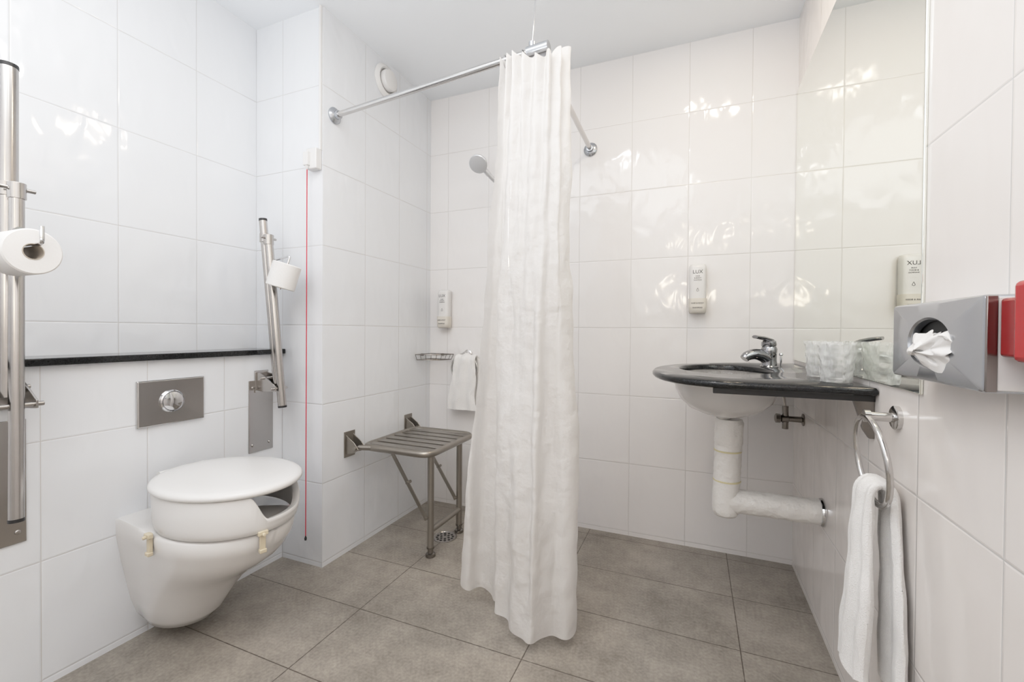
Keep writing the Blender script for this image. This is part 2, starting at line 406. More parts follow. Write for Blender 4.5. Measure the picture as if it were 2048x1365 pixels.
# flush plate
FP = thing('flush_plate', (XLED, 0.947, 0.675), 'square-cornered chrome flush plate with round button above the toilet', 'flush plate')
b = MB()
y0_, y1_, z0_, z1_ = 0.842, 1.052, 0.675, 0.828
def rectring(x, ins, sz=1.0): return [V((x, y0_+ins, z0_+ins*sz)), V((x, y1_-ins, z0_+ins*sz)), V((x, y1_-ins, z1_-ins*sz)), V((x, y0_+ins, z1_-ins*sz))]
b.loft([rectring(XLED, 0), rectring(XLED+0.008, 0), rectring(XLED+0.011, 0.003), rectring(XLED+0.0045, 0.055, 0.75)], cap0=True)
b.obj('plate', M_flush, FP, bevel=0.0015)
b = MB(); b.lathe((XLED+0.003, 0.947, 0.752), (1, 0, 0), [(0.036, 0), (0.038, 0.006), (0.034, 0.009), (0.033, 0.006), (0.031, 0.010), (0.02, 0.0135), (0.0, 0.0145)])
b.obj('button', M_chrome, FP)

# ------------------------------------------------------------------ grab rails
def grab_rail(yc, topA, topB, botB, rA, rB, lbl, dy, pz0, pz1, xA=-1.628, xB0=-1.585, xB1=-1.532, bw=0.03, hz_=0.79, xh=0.065):
    T = thing('grab_rail', (XLED, yc, pz0), lbl, 'grab rail')
    b = MB(); b.box((XLED, yc-0.055, pz0), (XLED+0.004, yc+0.055, pz1))
    for zz in (pz0+0.03, pz1-0.03):
        for yy in (yc-0.038, yc+0.038): b.lathe((XLED+0.004, yy, zz), (1, 0, 0), [(0.007, 0), (0.006, 0.003), (0, 0.004)], 12)
    b.obj('mounting_plate', M_plate, T, bevel=0.0015)
    b = MB()
    for s_ in (-1, 1):
        y_ = yc+s_*(bw-0.008)
        q = [(XLED+0.003, hz_-0.04), (XLED+0.003, hz_+0.035), (XLED+0.045, hz_+0.025), (XLED+0.115, hz_-0.02), (XLED+0.115, hz_-0.04), (XLED+0.05, hz_-0.045)]
        b.loft([[V((x, y_-0.0025, z)) for x, z in q], [V((x, y_+0.0025, z)) for x, z in q]])
    b.tube([(XLED+0.105, yc-bw-0.008, hz_-0.03), (XLED+0.105, yc+bw+0.008, hz_-0.03)], 0.006, 12)
    b.tube([(XLED+0.04, yc-bw-0.006, hz_+0.01), (XLED+0.04, yc+bw+0.006, hz_+0.01)], 0.006, 12)
    b.box((XLED+0.002, yc-bw, hz_-0.05), (XLED+0.008, yc+bw, hz_+0.04))
    b.obj('hinge_bracket', M_steel, T, bevel=0.001)
    b = MB(); A0 = V((xA, yc+dy, topA)); A1 = V((XLED+xh, yc, hz_-0.01))
    b.tube([A0, A1], rA, 24)
    b.obj('rail', M_steel, T)
    B0 = V((xB0, yc+dy, topB)); B1 = V((xB1, yc-dy*0.5, botB))
    b = MB(); b.tube([B0, B1], rB, 24)
    b.obj('rail', M_steel, T)
    b = MB(); d = (A0-A1).normalized(); b.tube([A0-d*0.001, A0+d*0.008], rA*1.04, 20); b.obj('end_cap', M_black, T)
    b = MB(); d = (B0-B1).normalized(); b.tube([B1-d*0.007, B1+d*0.001], rB*1.04, 16); b.obj('end_cap', M_black, T)
    b = MB(); zc = topB-0.01
    Ax = A0+(A1-A0)*((topA-zc)/(topA-hz_)); Bx = B0+(B1-B0)*(0.02/(topB-botB))
    b.tube([Ax-V((0, 0, 0.018)), Ax+V((0, 0, 0.018))], rA+0.003, 18)
    b.tube([Bx-V((0, 0, 0.02)), Bx+V((0, 0, 0.02))], rB+0.003, 18)
    b.box((Ax.x, yc+dy-0.008, zc-0.012), (Bx.x, yc+dy+0.008, zc+0.012))
    b.tube([(Bx.x, yc+dy-0.034, zc-0.004), (Bx.x, yc+dy+0.034, zc-0.004)], 0.005, 10)
    b.obj('clamp', M_steel, T, bevel=0.001)
    return T, B0, B1
T1, B10, B11 = grab_rail(0.535, 1.665, 1.365, 0.53, 0.0195, 0.0145, 'tall folded-up steel grab rail holding a toilet roll', 0.015, 0.425, 0.755, bw=0.044, hz_=0.835)
T2, B20, B21 = grab_rail(1.285, 1.445, 1.385, 0.69, 0.0150, 0.0160, 'folded-up steel grab rail between the toilet and the pilaster', -0.008, 0.495, 0.79, -1.636, -1.606, -1.540, xh=0.095)
def on(B0, B1, z): return B0+(B1-B0)*((B0.z-z)/(B0.z-B1.z))
p = on(B10, B11, 1.24)
b = MB(); b.tube([p+V((-0.02,0,0)), p+V((0.02,0,0))], 0.012, 12)
b.tube(round_path([p, p+V((0.03, 0, 0.0)), V((-1.50, 0.525, 1.195)), V((-1.395, 0.525, 1.195)), V((-1.395, 0.525, 1.235))], 0.012), 0.0045, 10)
b.obj('paper_holder', M_chrome, T1)
p = on(B20, B21, 1.27)
rc = V((-1.508, 1.268, 1.212)); rax = V((0.24, 0.16, 1)).normalized()
b = MB(); b.tube(round_path([p, p+V((0.03, 0.0, 0.012)), rc+rax*0.085, rc-rax*0.055], 0.012), 0.0045, 10)
b.obj('paper_holder', M_chrome, T2)
def toilet_roll(c, axis, R, h, lbl):
    ax = V(axis).normalized(); o = V(c)-ax*h/2
    T = thing('toilet_roll', tuple(V(c)-V((0, 0, R))), lbl, 'toilet paper', 'toilet rolls on the grab rails')
    prof = [(0.019, 0.0), (R-0.003, 0.0), (R, 0.003), (R, h-0.003), (R-0.003, h), (0.019, h)]
    b = MB(); a = ax; up = V((0, 0, 1)) if abs(a.z) < 0.9 else V((1, 0, 0)); a1 = a.cross(up).normalized(); a2 = a.cross(a1)
    b.loft([[o+a*hh+(a1*math.cos(t)+a2*math.sin(t))*r for t in [2*math.pi*k/48 for k in range(48)]] for r, hh in prof], loop=True)
    b.obj('paper', M_paper, T)
    b = MB(); b.loft([[o+a*hh+(a1*math.cos(t)+a2*math.sin(t))*r for t in [2*math.pi*k/32 for k in range(32)]] for r, hh in [(0.0187, -0.001), (0.019, h+0.001), (0.0172, h+0.001), (0.017, -0.001)]], loop=True)
    b.obj('cardboard_core', M_card, T)
toilet_roll((-1.466, 0.519, 1.177), (1, 0, 0.0), 0.053, 0.094, 'full white toilet roll facing outward on the tall grab rail')
toilet_roll(rc, rax, 0.053, 0.098, 'full white toilet roll tilted on the shorter grab rail')

# ------------------------------------------------------------------ pull cord
PC = thing('emergency_pull_cord', (-1.46, YP, 0.13), 'white pull switch with long red emergency cord on the pilaster', 'pull cord')
MB().box((-1.488, YP-0.034, 1.662), (-1.433, YP, 1.748)).obj('switch_housing', M_plast, PC, bevel=0.005)
b = MB(); b.box((-1.490, YP-0.048, 1.675), (-1.464, YP-0.032, 1.73)); b.lathe((-1.4765, YP-0.038, 1.678), (0, 0, -1), [(0.008, 0), (0.006, 0.014), (0.002, 0.02)], 12)
b.obj('pull_toggle', M_plast, PC, bevel=0.002)
MB().box((-1.442, YP-0.012, 1.745), (-1.432, YP, H)).obj('cable_conduit', M_plast, PC, bevel=0.002)
b = MB(); b.tube([(-1.4765, YP-0.038, 1.66), (-1.478, YP-0.038, 1.0), (-1.481, YP-0.038, 0.14)], 0.0018, 8)
b.obj('red_cord', M_redc, PC)
b = MB(); b.lathe((-1.481, YP-0.038, 0.122), (0, 0, 1), [(0.0, 0), (0.004, 0.002), (0.005, 0.01), (0.002, 0.02)], 12)
b.obj('cord_knob', M_dark, PC)

# ------------------------------------------------------------------ vent
VT = thing('exhaust_vent', (XS, 1.784, 2.16), 'round white exhaust valve high on the shower wall', 'vent')
o = (XS, 1.785, 2.235)
b = MB(); b.lathe(o, (1, 0, 0), [(0.05, 0.002), (0.080, 0.0), (0.082, 0.006), (0.076, 0.014), (0.064, 0.02), (0.057, 0.016), (0.052, 0.004)], 48)
b.obj('rim', M_plast, VT)
b = MB(); b.lathe(o, (1, 0, 0), [(0.049, 0.008), (0.051, 0.03), (0.047, 0.038), (0.03, 0.042), (0, 0.043)], 48)
b.obj('valve_disc', M_plast, VT)

# ------------------------------------------------------------------ curtain rail
ZR = 1.915
CR = thing('shower_curtain_rail', (-0.475, 1.375, ZR), 'L-shaped steel shower curtain rail fixed to two walls', 'curtain rail')
C = V((-0.475, 1.375, ZR+0.012)); W1 = V((XS, 1.451, ZR)); W2 = V((-0.488, YB, ZR))
b = MB(); b.tube([W1, C], 0.0115, 18); b.obj('rail', M_flush, CR)
b = MB(); b.tube([C, W2], 0.0115, 18); b.obj('rail', M_flush, CR)
for w, ax in ((W1, (1, 0, 0)), (W2, (0, -1, 0))):
    b = MB(); b.lathe(w, ax, [(0.033, 0), (0.034, 0.006), (0.028, 0.012), (0.018, 0.016), (0.017, 0.03), (0.012, 0.031)], 28); b.obj('flange', M_sat, CR)
b = MB(); d = (C-W1).normalized(); b.tube([C-d*0.045, C+d*0.03], 0.019, 18); b.tube([C, C+V((0, 0.05, 0))], 0.018, 18); b.tube([C-d*0.03, C-d*0.03+V((0, 0, 0.03))], 0.011, 14)
b.obj('corner_joint', M_sat, CR)
b = MB(); b.tube([C-d*0.03+V((0, 0, 0.02)), V((C.x+0.0, C.y, H))], 0.0022, 8)
b.obj('ceiling_support', M_chrome, CR)

# ------------------------------------------------------------------ curtain
SC = thing('shower_curtain', (-0.53, 1.36, 0.05), 'long bunched white fabric shower curtain hanging from the rail corner', 'shower curtain')
Tp = catmull([(-0.608,1.362,0),(-0.560,1.352,0),(-0.50,1.336,0),(-0.43,1.332,0),(-0.392,1.385,0),(-0.415,1.46,0)], 20)
Bp = catmull([(-0.762,1.435,0),(-0.655,1.385,0),(-0.56,1.32,0),(-0.445,1.262,0),(-0.378,1.36,0),(-0.42,1.52,0)], 20)
def samp(Pp, s_):
    f = s_*(len(Pp)-1); i = min(int(f), len(Pp)-2); return Pp[i].lerp(Pp[i+1], f-i)
rows = []; NC = 420; NRW = 130
def sst(x): x = max(0.0, min(1.0, x)); return x*x*(3-2*x)
for r in range(NRW+1):
    w = r/NRW; row = []
    for c in range(NC+1):
        s_ = c/NC
        e = 0.02
        p0 = samp(Tp, s_).lerp(samp(Bp, s_), 0.85*w+0.15*w*w)
        q0 = samp(Tp, max(0, s_-e)).lerp(samp(Bp, max(0, s_-e)), w); q1 = samp(Tp, min(1, s_+e)).lerp(samp(Bp, min(1, s_+e)), w)
        tg = (q1-q0).normalized(); nn = V((tg.y, -tg.x, 0))
        k = math.exp(-w*6.0)
        ph1 = 2*math.pi*9*s_+0.8*math.sin(9*s_)
        sw_ = s_+0.10*math.sin(5.5*s_+0.7)+0.03*math.sin(3.2*w+4*s_)
        ph2 = 2*math.pi*3.1*sw_+0.7*math.sin(2.6*w+1.0)
        ph3 = 2*math.pi*7.3*s_+1.8*math.sin(3.6*w+3*s_)+1.0
        a1 = 0.015*k; a2 = (0.005+0.035*sst(w*1.5))*(0.75+0.45*math.sin(6*s_+2)); a3 = 0.008*sst(w*2.5)*(0.5+0.8*math.sin(8*s_+5*w))
        off = a1*math.sin(ph1)+a2*math.sin(ph2)+a3*math.sin(ph3)
        lat = -0.5*a2*math.sin(2*ph2+0.5)*0.8
        wr = 0.018*noise.noise(V((s_*6, w*5, 1.7)))*sst(w*4)+0.007*noise.noise(V((s_*20, w*22, 5.7)))
        p = p0+nn*(off+wr)+tg*lat
        ztop = 1.907-0.010*(1-math.cos(ph1))*0.5+0.020*math.sin(8*s_+0.5)
        zb = 0.045+0.012*math.sin(5*s_+1)+0.03*max(0, 0.3-s_)
        row.append(V((p.x, p.y, ztop+(zb-ztop)*w)))
    rows.append(row)
b = MB(); b.grid(rows); b.obj('curtain_fabric', M_curt, SC, ang=180)
for sx, sy in ((-0.60, 1.384), (-0.57, 1.382), (-0.535, 1.379), (-0.475, 1.41), (-0.475, 1.445)):
    b = MB(); b.torus((sx, sy-0.004, ZR-0.002), (1, 0.1, 0) if sy < 1.4 else (0, 1, 0), 0.022, 0.002, 24, 6)
    b.obj('curtain_ring', M_chrome, SC)

# ------------------------------------------------------------------ shower head
SH = thing('shower_set', (-0.90, YB, 1.0), 'chrome hand shower on a riser rail at the shower wall', 'shower head')
b = MB(); b.tube([(-0.90, 2.15, 1.02), (-0.90, 2.15, 1.80)], 0.011, 16)
for zz in (1.03, 1.79): b.tube([(-0.90, YB, zz), (-0.90, 2.15, zz)], 0.014, 14)
b.obj('riser_rail', M_chrome, SH)
hc = V((-0.998, 1.96, 1.83)); nrm = V((0.10, -0.75, -0.66)).normalized()
b = MB(); b.lathe(hc, nrm, [(0.0, -0.03), (0.018, -0.029), (0.036, -0.020), (0.046, -0.006), (0.047, 0.003), (0.043, 0.007), (0.03, 0.008), (0, 0.008)], 36)
b.obj('spray_head', M_head, SH)
b = MB(); b.tube(catmull([hc-nrm*0.015, V((-0.965, 2.02, 1.79)), V((-0.93, 2.07, 1.745)), V((-0.90, 2.12, 1.66))], 8), [0.014]*8+[0.012]*17, 14)
b.obj('handle', M_head, SH)
b = MB(); b.box((-0.925, 2.095, 1.66), (-0.875, 2.17, 1.70)); b.obj('holder', M_chrome, SH, bevel=0.006)
b = MB(); b.tube(catmull([(-0.90, 2.12, 1.66), (-0.89, 2.11, 1.3), (-0.84, 2.12, 0.9), (-0.78, 2.13, 1.05), (-0.76, 2.17, 1.1)], 10), 0.007, 10); b.obj('hose', M_chrome, SH)

# ------------------------------------------------------------------ soap dispensers
def text_mb(s, size, loc):
    cu = bpy.data.curves.new('t', 'FONT'); cu.body = s; cu.size = size; cu.align_x = 'CENTER'; cu.extrude = 0.0003
    o = bpy.data.objects.new('t', cu); COL.objects.link(o)
    bpy.context.view_layer.update()
    dg = bpy.context.evaluated_depsgraph_get()
    me = bpy.data.meshes.new_from_object(o.evaluated_get(dg))
    vs = [V((v.co.x+loc[0], loc[1]-v.co.z, v.co.y+loc[2])) for v in me.vertices]; fs = [tuple(p.vertices) for p in me.polygons]
    bpy.data.objects.remove(o); return vs, fs
def dispenser(xc, z0, z1, lbl):
    T = thing('soap_dispenser', (xc, YB, z0), lbl, 'soap dispenser', 'wall soap dispensers')
    w = 0.038; dpt = 0.062
    def ring(z, k, dd=1.0, fy=0):
        pts = []
        for i in range(28):
            t = 2*math.pi*i/28; cx = math.copysign(abs(math.cos(t))**0.55, math.cos(t)); sy = math.copysign(abs(math.sin(t))**0.55, math.sin(t))
            pts.append(V((xc+cx*w*k, YB-0.001-dpt*dd/2+sy*dpt*dd/2, z)))
        return pts
    h = z1-z0
    b = MB(); b.loft([ring(z0+h*0.30, 0.93, 0.9), ring(z0+h*0.6, 0.93, 0.92), ring(z1-0.022, 0.93, 0.92), ring(z1-0.010, 0.9, 0.86), ring(z1-0.003, 0.8, 0.75), ring(z1, 0.6, 0.55)])
    b.obj('bottle', M_plast, T, ang=50)
    b = MB(); b.loft([ring(z0, 0.85, 0.85), ring(z0+0.006, 0.95, 0.97), ring(z0+h*0.14, 1.0, 1.0), ring(z0+h*0.30, 1.0, 1.0)])
    b.obj('holder_base', M_band, T, ang=50, label='pale beige base with printed text')
    yf = YB-0.001-dpt*0.92-0.0003; yg = YB-0.001-dpt-0.0003
    for s, sz, dy, yy in (('LUX', 0.0225, h*0.80, yf), ('HAIR', 0.008, h*0.735, yf), ('& BODY', 0.008, h*0.695, yf), ('SHAMPOO', 0.007, h*0.655, yf), ('HAIR & BODY', 0.0085, h*0.19, yg), ('SHAMPOO', 0.0085, h*0.10, yg)):
        b = MB(); vs, fs = text_mb(s, sz, (xc, yy, z0+dy)); b.add(vs, fs)
        b.obj('lettering', M_ink, T, smooth=False)
    b = MB(); prof = [V((xc+0.0045*math.sin(t)*(1 if math.cos(t) < 0 else 1-0.75*math.cos(t)), yf, z0+h*0.46+(0.0045*math.cos(t) if math.cos(t) < 0 else 0.010*math.cos(t)))) for t in [2*math.pi*k/28 for k in range(28)]]
    b.tube(prof, 0.0006, 5, loop=True)
    b.obj('drop_symbol', M_ink, T)
dispenser(-1.315, 1.015, 1.232, 'white wall soap dispenser above the wire soap basket in the shower')
dispenser(0.015, 1.086, 1.31, 'white wall soap dispenser beside the washbasin')

# ------------------------------------------------------------------ soap basket (corner)
b = MB()
def arc(r, z, n=14): return [V((XS+0.012+(r-0.012)*math.cos(t), YB-0.012-(r-0.012)*math.sin(t), z)) for t in [math.pi/2*k/n for k in range(n+1)]]
for z, q_ in ((0.836, 0.150), (0.866, 0.165)):
    P_ = arc(q_, z); b.tube([V((XS+0.012, YB-0.012, z))]+P_[:]+[V((XS+0.012, YB-0.012, z))], 0.0022, 8)
for k in range(9):
    t = math.pi/2*k/8; c_, s_ = math.cos(t), math.sin(t)
    b.tube([(XS+0.012+0.138*c_, YB-0.012-0.138*s_, 0.836), (XS+0.012+0.153*c_, YB-0.012-0.153*s_, 0.866)], 0.0015, 6)
for k in range(1, 8):
    xx = 0.138*k/8; yy = math.sqrt(0.138**2-xx**2); b.tube([(XS+0.012+xx, YB-0.012, 0.836), (XS+0.012+xx, YB-0.012-yy, 0.836)], 0.0015, 6)
b.tube([(XS, YB-0.09, 0.862), (XS+0.014, YB-0.09, 0.862)], 0.007, 10); b.tube([(XS+0.09, YB, 0.862), (XS+0.09, YB-0.014, 0.862)], 0.007, 10)
b.obj('soap_basket', M_brass, label='dark chrome wire corner soap basket in the shower', category='soap basket')

# ------------------------------------------------------------------ towels
def towel_loft(b, path, wfun, tfun, wdir, n=84, seed=0.0, rag=0.0):
    path = [V(p) for p in path]; m = len(path); rings = []; wd = V(wdir)
    for i, p in enumerate(path):
        if i == 0: t = path[1]-path[0]
        elif i == m-1: t = path[-1]-path[-2]
        else: t = path[i+1]-path[i-1]
        t.normalize(); nn = t.cross(wd).normalized(); u = i/(m-1)
        w = wfun(u); th = tfun(u); ring = []
        for k in range(n):
            a = 2*math.pi*k/n
            cx = math.copysign(abs(math.cos(a))**0.8, math.cos(a)); sy = math.sin(a)
            fold = 1+0.42*math.sin(3.0*math.cos(a)*2.4+seed+1.2*math.sin(3*u+seed))
            nz = 0.004*noise.noise(V((math.cos(a)*3+seed, math.sin(a)*2, u*14)))
            wob = 0.007*math.sin(u*21+seed)*abs(u-0.5)*2
            ring.append(p+wd*(cx*w+wob)+nn*(sy*th*fold+nz*math.copysign(1, sy))+V((0, 0, rag*math.sin(cx*5+seed)*max(0, abs(u-0.5)*2-0.8)*5)))
        rings.append(ring)
    b.loft(rings)
def ring_thing(base, axis, mountlen, ringc, ringaxis, R, lbl, name='towel_ring', tr=0.005):
    T = thing(name, tuple(base), lbl, 'towel ring')
    ax = V(axis); b = MB(); b.lathe(base, ax, [(0.025, 0), (0.025, 0.008), (0.022, 0.010), (0.010, 0.011), (0.0095, mountlen), (0.013, mountlen+0.001), (0.013, mountlen+0.012), (0.0, mountlen+0.013)], 28)
    b.obj('wall_mount', M_flush, T)
    b = MB(); b.torus(ringc, ringaxis, R, tr, 64, 12); b.obj('ring', M_flush, T)
    return T
top = V((0.346, 1.167, 0.820)); bot = V((0.366, 1.160, 0.636)); cc = (top+bot)/2; dd = (bot-top).normalized()
ra = dd.cross(V((0, 1, 0))).normalized(); R_ = (bot-top).length/2
ring_thing((XR, 1.167, 0.822), (-1, 0, 0), 0.048, cc, ra, R_, 'chrome towel ring with hanging towel below the mirror', tr=0.0062)
path = []
for k in range(26): t = k/26; path.append((0.324+(0.343-0.324)*t, 1.146+0.016*t, 0.285+(0.655-0.285)*t))
for k in range(13):
    a_ = math.pi-math.pi*k/12; path.append((0.3645+0.0215*math.cos(a_), 1.162-0.002*k/12, 0.655+0.030*math.sin(a_)))
for k in range(1, 27): t = k/26; path.append((0.386-0.004*t, 1.160-0.045*t, 0.655+(0.272-0.655)*t))
b = MB()
def wf(u):
    e = abs(u-0.5)*2; return 0.036+0.028*min(1, e*1.1)**0.9
towel_loft(b, path, wf, lambda u: 0.0095+0.0065*min(1, abs(u-0.5)*2.5) if u < 0.5 else 0.0085+0.0015*min(1, abs(u-0.5)*2.5), (0, 1, 0), seed=0.7, rag=0.008)
b.obj('hand_towel', M_towel, label='white terry hand towel draped through the towel ring', category='towel', ang=80)
ring_thing((-1.175, YB, 0.868), (0, -1, 0), 0.04, (-1.175, YB-0.05, 0.790), (0, 1, 0), 0.08, 'chrome towel ring with towel in the shower')
path = []
for k in range(20): t = k/20; path.append((-1.180+0.022*t, 2.125, 0.565+(0.838-0.565)*t))
for k in range(11):
    a_ = math.pi-math.pi*k/10; path.append((-1.158, 2.148-0.023*math.cos(math.pi-a_), 0.838+0.024*math.sin(a_)))
for k in range(1, 20): t = k/19; path.append((-1.158, 2.171, 0.838+(0.60-0.838)*t))
b = MB(); towel_loft(b, path, lambda u: 0.060+0.030*abs(u-0.5)*2, lambda u: 0.010, (1, 0, 0), seed=2.2)
b.obj('hand_towel', M_towel, label='white towel folded over the ring beside the soap basket', category='towel', ang=80)

# ------------------------------------------------------------------ shower stool
ST = thing('shower_stool', (XS, 1.77, 0.0), 'grey metal fold-down slatted shower stool with two legs', 'shower stool')
zs = 0.475; xa, xb = -1.37, -1.02; ya, yb_ = 1.565, 1.965
b = MB(); b.tube(round_path([(xa, ya, zs), (xb, ya, zs), (xb, yb_, zs), (xa, yb_, zs)], 0.06, 8, closed=True), 0.0145, 14, loop=True)
for k in range(6):
    y = ya+0.045+k*(yb_-ya-0.09)/5; b.box((xa+0.005, y-0.021, zs-0.001), (xb-0.004, y+0.021, zs+0.010))
b.box((xa+0.06, ya+0.01, zs-0.012), (xa+0.085, yb_-0.01, zs-0.002)); b.box((xb-0.09, ya+0.01, zs-0.012), (xb-0.065, yb_-0.01, zs-0.002))
b.obj('seat', M_seatm, ST, bevel=0.002)
for y in (1.545, 1.985):
    b = MB(); b.box((XS, y-0.033, 0.43), (XS+0.005, y+0.033, 0.545))
    for s2 in (-0.022, 0.022):
        q = [(XS+0.004, 0.445), (XS+0.004, 0.53), (XS+0.05, 0.50), (XS+0.075, 0.47), (XS+0.05, 0.455)]
        b.loft([[V((x, y+s2-0.002, z)) for x, z in q], [V((x, y+s2+0.002, z)) for x, z in q]])
    b.tube([(XS+0.055, y-0.03, 0.475), (XS+0.055, y+0.03, 0.475)], 0.008, 12)
    b.tube([(XS+0.055, y, 0.475), (xa+0.06, ya if y < 1.7 else yb_, zs)], 0.012, 12)
    b.obj('wall_bracket', M_seatm, ST, bevel=0.0015)
xl = -1.065; ly = (1.65, 1.905)
for y in ly:
    b = MB(); b.tube([(xl, y, zs-0.01), (xl, y, 0.035)], 0.0145, 14)
    b.lathe((xl, y, zs-0.03), (0, 0, 1), [(0.016, 0), (0.019, 0.004), (0.019, 0.02), (0.014, 0.022)], 16)
    b.obj('leg', M_seatm, ST)
    b = MB(); b.lathe((xl, y, 0.0), (0, 0, 1), [(0.020, 0), (0.022, 0.003), (0.021, 0.014), (0.013, 0.018), (0.012, 0.034), (0.017, 0.036), (0.017, 0.042)], 18)
    b.obj('foot', M_brass, ST)
    b = MB(); yy = y-0.022
    a_ = V((xa+0.10, yy, zs-0.012)); c_ = V((xl-0.01, yy, 0.175))
    dn = V((0.6, 0, 0.8))*0.009
    b.loft([[a_-dn+V((0,-0.002,0)), a_+dn+V((0,-0.002,0)), a_+dn+V((0,0.002,0)), a_-dn+V((0,0.002,0))], [c_-dn+V((0,-0.002,0)), c_+dn+V((0,-0.002,0)), c_+dn+V((0,0.002,0)), c_-dn+V((0,0.002,0))]])
    for q in (a_, a_.lerp(c_, 0.5), c_): b.tube([q+V((0, -0.007, 0)), q+V((0, 0.022, 0))], 0.007, 10)
    b.obj('brace', M_seatm, ST)
b = MB(); b.tube([(xl, ly[0], 0.115), (xl, ly[1], 0.115)], 0.0135, 12); b.obj('crossbar', M_seatm, ST)

# ------------------------------------------------------------------ floor drain
b = MB(); b.lathe((-1.10, 1.83, 0), (0, 0, 1), [(0.058, 0.0), (0.058, 0.003), (0.054, 0.004), (0.052, 0.002), (0.0, 0.002)], 40)
b.mi = 1
for ring_r, cnt, hr in ((0.038, 12, 0.0062), (0.020, 6, 0.006)):
    for k in range(cnt):
        t = 2*math.pi*k/cnt; b.lathe((-1.10+ring_r*math.cos(t), 1.83+ring_r*math.sin(t), 0.002), (0, 0, 1), [(hr, 0), (hr, 0.0008)], 12)  # dark discs painted on as the shade inside the grate holes
b.obj('floor_drain', [M_steel, M_dark], label='round metal floor drain grate under the shower stool', category='drain')

# ------------------------------------------------------------------ washbasin
WB = thing('washbasin', (0.15, 1.70, 0.70), 'wall-mounted washbasin with curved black stone counter and white bowl', 'sink')
cx, cy, ea, eb = 0.103, 1.71, 0.148, 0.205; ZC = 0.872; TH = 0.019
outl = [V((XR-0.002, 1.27, 0)), V((0.12, 1.27, 0))]+catmull([(0.12,1.27,0),(0.04,1.283,0),(-0.05,1.345,0),(-0.11,1.47,0),(-0.13,1.61,0),(-0.112,1.76,0),(-0.055,1.89,0),(0.03,1.99,0),(0.13,2.075,0),(0.25,2.135,0),(XR-0.002,2.16,0)], 10)[1:]
def ray(polyg, c, ang_):
    d = V((math.cos(ang_), math.sin(ang_), 0)); best = None; m = len(polyg)
    for i in range(m):
        a_, b_ = polyg[i], polyg[(i+1) % m]; e = b_-a_; den = d.x*e.y-d.y*e.x
        if abs(den) < 1e-12: continue
        w = a_-c; t = (w.x*e.y-w.y*e.x)/den; u = (w.x*d.y-w.y*d.x)/den
        if t > 0 and -1e-7 <= u <= 1+1e-7 and (best is None or t < best): best = t
    return c+d*best
cc2 = V((cx, cy, 0))
angs = sorted([2*math.pi*k/140 for k in range(140)]+[math.atan2(p.y-cy, p.x-cx) % (2*math.pi) for p in (outl[0], outl[-1])])
O = [ray(outl, cc2, t) for t in angs]; I = [V((cx+ea*math.cos(t_), cy+eb*math.sin(t_), 0)) for t_ in [math.atan2(ea*math.sin(t), eb*math.cos(t)) for t in angs]]
def at(L_, z, ins=0.0, c=cc2): return [V((p.x+(c-p).normalized().x*ins, p.y+(c-p).normalized().y*ins, z)) for p in L_]
b = MB(); b.loft([at(I, ZC-TH), at(O, ZC-TH, 0.006), at(O, ZC-TH+0.006), at(O, ZC-0.006), at(O, ZC, 0.006), at(I, ZC, -0.004), at(I, ZC-0.004)], loop=True)
b.obj('counter_top', M_stone, WB, ang=50)
def er(k, z): return [V((cx+(ea+0.02)*k*math.cos(t), cy+(eb+0.012)*k*math.sin(t), z)) for t in [2*math.pi*j/72 for j in range(72)]]
b = MB(); zz0 = ZC-TH
b.loft([er(0.98, zz0-0.0005), er(1.06, zz0-0.0005), er(1.06, zz0-0.012), er(1.0, zz0-0.03), er(0.96, zz0-0.055), er(0.87, zz0-0.088), er(0.70, zz0-0.116), er(0.44, zz0-0.136), er(0.2, zz0-0.145), er(0.12, zz0-0.155),
        er(0.10, zz0-0.145), er(0.35, zz0-0.128), er(0.6, zz0-0.108), er(0.80, zz0-0.080), er(0.88, zz0-0.05), er(0.90, zz0-0.02), er(0.92, zz0-0.006)])
b.obj('bowl', M_ceram, WB, ang=60)
b = MB(); b.lathe((cx, cy, zz0-0.147), (0, 0, 1), [(0.024, 0), (0.026, 0.006), (0.02, 0.008), (0.0, 0.009)], 24); b.obj('drain_plug', M_chrome, WB)
b = MB(); b.box((0.05, 1.292, zz0-0.016), (XR-0.001, 1.314, zz0-0.0005)); b.obj('support_bar', M_black, WB, bevel=0.001)
b = MB(); b.box((0.20, 2.02, zz0-0.016), (XR-0.001, 2.044, zz0-0.0005)); b.obj('support_bar', M_black, WB, bevel=0.001)
b = MB(); q = [(0.36, zz0-0.016), (XR-0.001, zz0-0.016), (XR-0.001, zz0-0.105), (XR-0.010, zz0-0.105), (XR-0.022, zz0-0.085), (0.366, zz0-0.035)]
b.loft([[V((x, 1.296, z)) for x, z in q], [V((x, 1.31, z)) for x, z in q]])
b.obj('wall_bracket', M_brass, WB)

